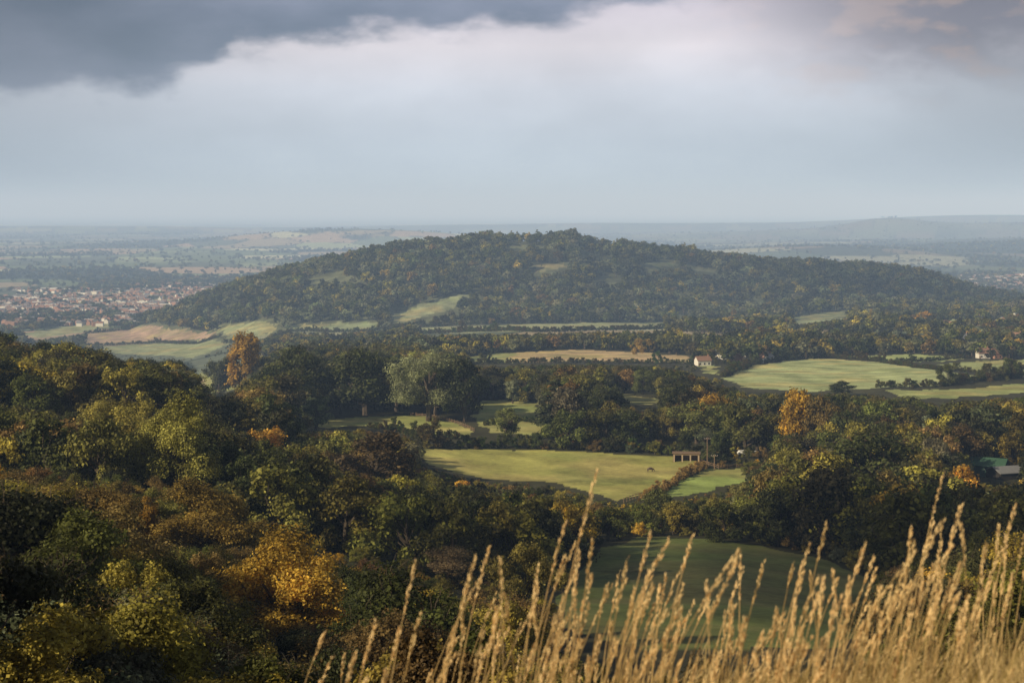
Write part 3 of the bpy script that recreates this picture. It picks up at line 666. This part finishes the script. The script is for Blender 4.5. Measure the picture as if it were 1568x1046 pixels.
# haze
bm=bmesh.new();bmesh.ops.create_cube(bm,size=1,matrix=Matrix.Translation((0,44000,0))@Matrix.Diagonal((400000,95000,620,1)))
me=bpy.data.meshes.new('valley_haze');bm.to_mesh(me);hz=link('valley_haze',me)
m=bpy.data.materials.new('haze');m.use_nodes=True;nt=m.node_tree;nt.nodes.remove(nt.nodes['Principled BSDF'])
vs=nt.nodes.new('ShaderNodeVolumeScatter');vs.inputs['Color'].default_value=(.6,.79,1,1);vs.inputs['Density'].default_value=1.05e-4;vs.inputs['Anisotropy'].default_value=-.1
va=nt.nodes.new('ShaderNodeVolumeAbsorption');va.inputs['Color'].default_value=(.5,.76,1,1);va.inputs['Density'].default_value=3.3e-5
ve=nt.nodes.new('ShaderNodeEmission');ve.inputs['Color'].default_value=(.36,.58,1,1);ve.inputs['Strength'].default_value=3e-5  # added bluish glow in the haze, stands in for multiply scattered sky light
a1=nt.nodes.new('ShaderNodeAddShader');a2=nt.nodes.new('ShaderNodeAddShader')
nt.links.new(vs.outputs[0],a1.inputs[0]);nt.links.new(va.outputs[0],a1.inputs[1]);nt.links.new(a1.outputs[0],a2.inputs[0]);nt.links.new(ve.outputs[0],a2.inputs[1])
nt.links.new(a2.outputs[0],nt.nodes['Material Output'].inputs['Volume']);me.materials.append(m)
# ---------------------------------------------------------------- world
w=bpy.data.worlds.new('World');scene.world=w;w.use_nodes=True;nt=w.node_tree;N=nt.nodes;Lk=nt.links
bg=N['Background'];bg.inputs['Strength'].default_value=.1
sky=N.new('ShaderNodeTexSky');sky.sky_type='NISHITA';sky.sun_disc=False;sky.sun_elevation=el;sky.sun_rotation=math.radians(237)
tc=N.new('ShaderNodeTexCoord');sx=N.new('ShaderNodeSeparateXYZ');Lk.new(tc.outputs['Generated'],sx.inputs[0])
def M(op,a,b=None,c=None):
    n=N.new('ShaderNodeMath');n.operation=op
    for i,v in enumerate((a,b,c)):
        if v is None: continue
        if isinstance(v,(int,float)): n.inputs[i].default_value=v
        else: Lk.new(v,n.inputs[i])
    return n.outputs[0]
def MR(v,a,b,c,d,sm=True):
    n=N.new('ShaderNodeMapRange');n.interpolation_type='SMOOTHSTEP' if sm else 'LINEAR'
    Lk.new(v,n.inputs['Value'])
    for k,q in zip(('From Min','From Max','To Min','To Max'),(a,b,c,d)): n.inputs[k].default_value=q
    return n.outputs[0]
def ramp(v,st):
    n=N.new('ShaderNodeValToRGB');Lk.new(v,n.inputs[0]);e=n.color_ramp.elements
    while len(e)<len(st): e.new(.5)
    for i,(p_,c_) in enumerate(st): e[i].position=p_;e[i].color=tuple(c_)+(1,)
    return n.outputs[0]
def mixc(f,a,b):
    n=N.new('ShaderNodeMix');n.data_type='RGBA'
    if isinstance(f,(int,float)): n.inputs[0].default_value=f
    else: Lk.new(f,n.inputs[0])
    for i,v in ((6,a),(7,b)):
        if isinstance(v,tuple): n.inputs[i].default_value=v+(1,)
        else: Lk.new(v,n.inputs[i])
    return n.outputs[2]
az=M('DIVIDE',sx.outputs[0],M('MAXIMUM',M('ABSOLUTE',sx.outputs[1]),.1));z=sx.outputs[2]
def noise(sc,det,rough=.55,vs_=(1,1,1)):
    mp=N.new('ShaderNodeMapping');mp.inputs['Scale'].default_value=vs_;Lk.new(tc.outputs['Generated'],mp.inputs[0])
    n=N.new('ShaderNodeTexNoise');n.inputs['Scale'].default_value=sc;n.inputs['Detail'].default_value=det;n.inputs['Roughness'].default_value=rough
    Lk.new(mp.outputs[0],n.inputs['Vector']);return n.outputs['Fac']
n1=noise(6,6,.5,(1,1,2.6));n2=noise(22,6,.55,(1,1,2.2))
base=ramp(MR(z,0,.2,0,1,False),[(0,(.44,.56,.70)),(.2,(.56,.65,.77)),(.38,(.69,.73,.83)),(.52,(.86,.81,.87)),(.68,(.66,.6,.68)),(1,(.2,.22,.28))])
a01=MR(az,-.4,.4,0,1,False)
def pos(u): return ((u-784)/2396+.4)/.8
def ev(v): return ((322-v)/2396)*5
edge=ramp(a01,[(0,(ev(150),)*3),(pos(260),(ev(146),)*3),(pos(360),(ev(82),)*3),(pos(560),(ev(66),)*3),(pos(760),(ev(50),)*3),(pos(920),(ev(34),)*3),(pos(1020),(ev(5),)*3),(1,(ev(-60),)*3)])
edge=M('DIVIDE',edge,5)
de=M('ADD',M('SUBTRACT',z,edge),M('ADD',M('MULTIPLY',M('SUBTRACT',n2,.5),.05),M('MULTIPLY',M('SUBTRACT',n1,.5),.02)))
mask=MR(de,-.006,.014,0,.93)
dark=mixc(MR(n1,.35,.65,0,1),(.09,.13,.21),(.21,.24,.34))
c=mixc(mask,base,dark)
rm=M('MULTIPLY',MR(az,.08,.3,0,1),MR(M('ADD',z,M('MULTIPLY',M('SUBTRACT',n2,.5),.06)),.06,.11,0,1))
warm=mixc(MR(n2,.48,.62,0,1),(.18,.155,.21),(.42,.29,.26))
c=mixc(M('MULTIPLY',rm,.88),c,warm)
sd=M('MULTIPLY',MR(M('ABSOLUTE',M('ADD',az,-.02)),.1,.38,1,.55),MR(n1,.3,.7,.88,1.12))
vmn=N.new('ShaderNodeVectorMath');vmn.operation='SCALE';Lk.new(c,vmn.inputs[0]);Lk.new(sd,vmn.inputs['Scale'])
hi=mixc(MR(z,.14,.32,0,1),vmn.outputs[0],(.115,.12,.14))
v10=N.new('ShaderNodeVectorMath');v10.operation='SCALE';Lk.new(hi,v10.inputs[0]);v10.inputs['Scale'].default_value=10
Lk.new(mixc(.95,sky.outputs[0],v10.outputs[0]),bg.inputs['Color'])
# ---------------------------------------------------------------- camera
cd=bpy.data.cameras.new('camera');cd.lens=55;cd.sensor_width=36;cd.shift_y=-201/1568;cd.clip_start=.1;cd.clip_end=300000
cd.dof.use_dof=True;cd.dof.focus_distance=500;cd.dof.aperture_fstop=5.6
co=bpy.data.objects.new('camera',cd);co.rotation_euler=(math.pi/2,0,0);scene.collection.objects.link(co);scene.camera=co
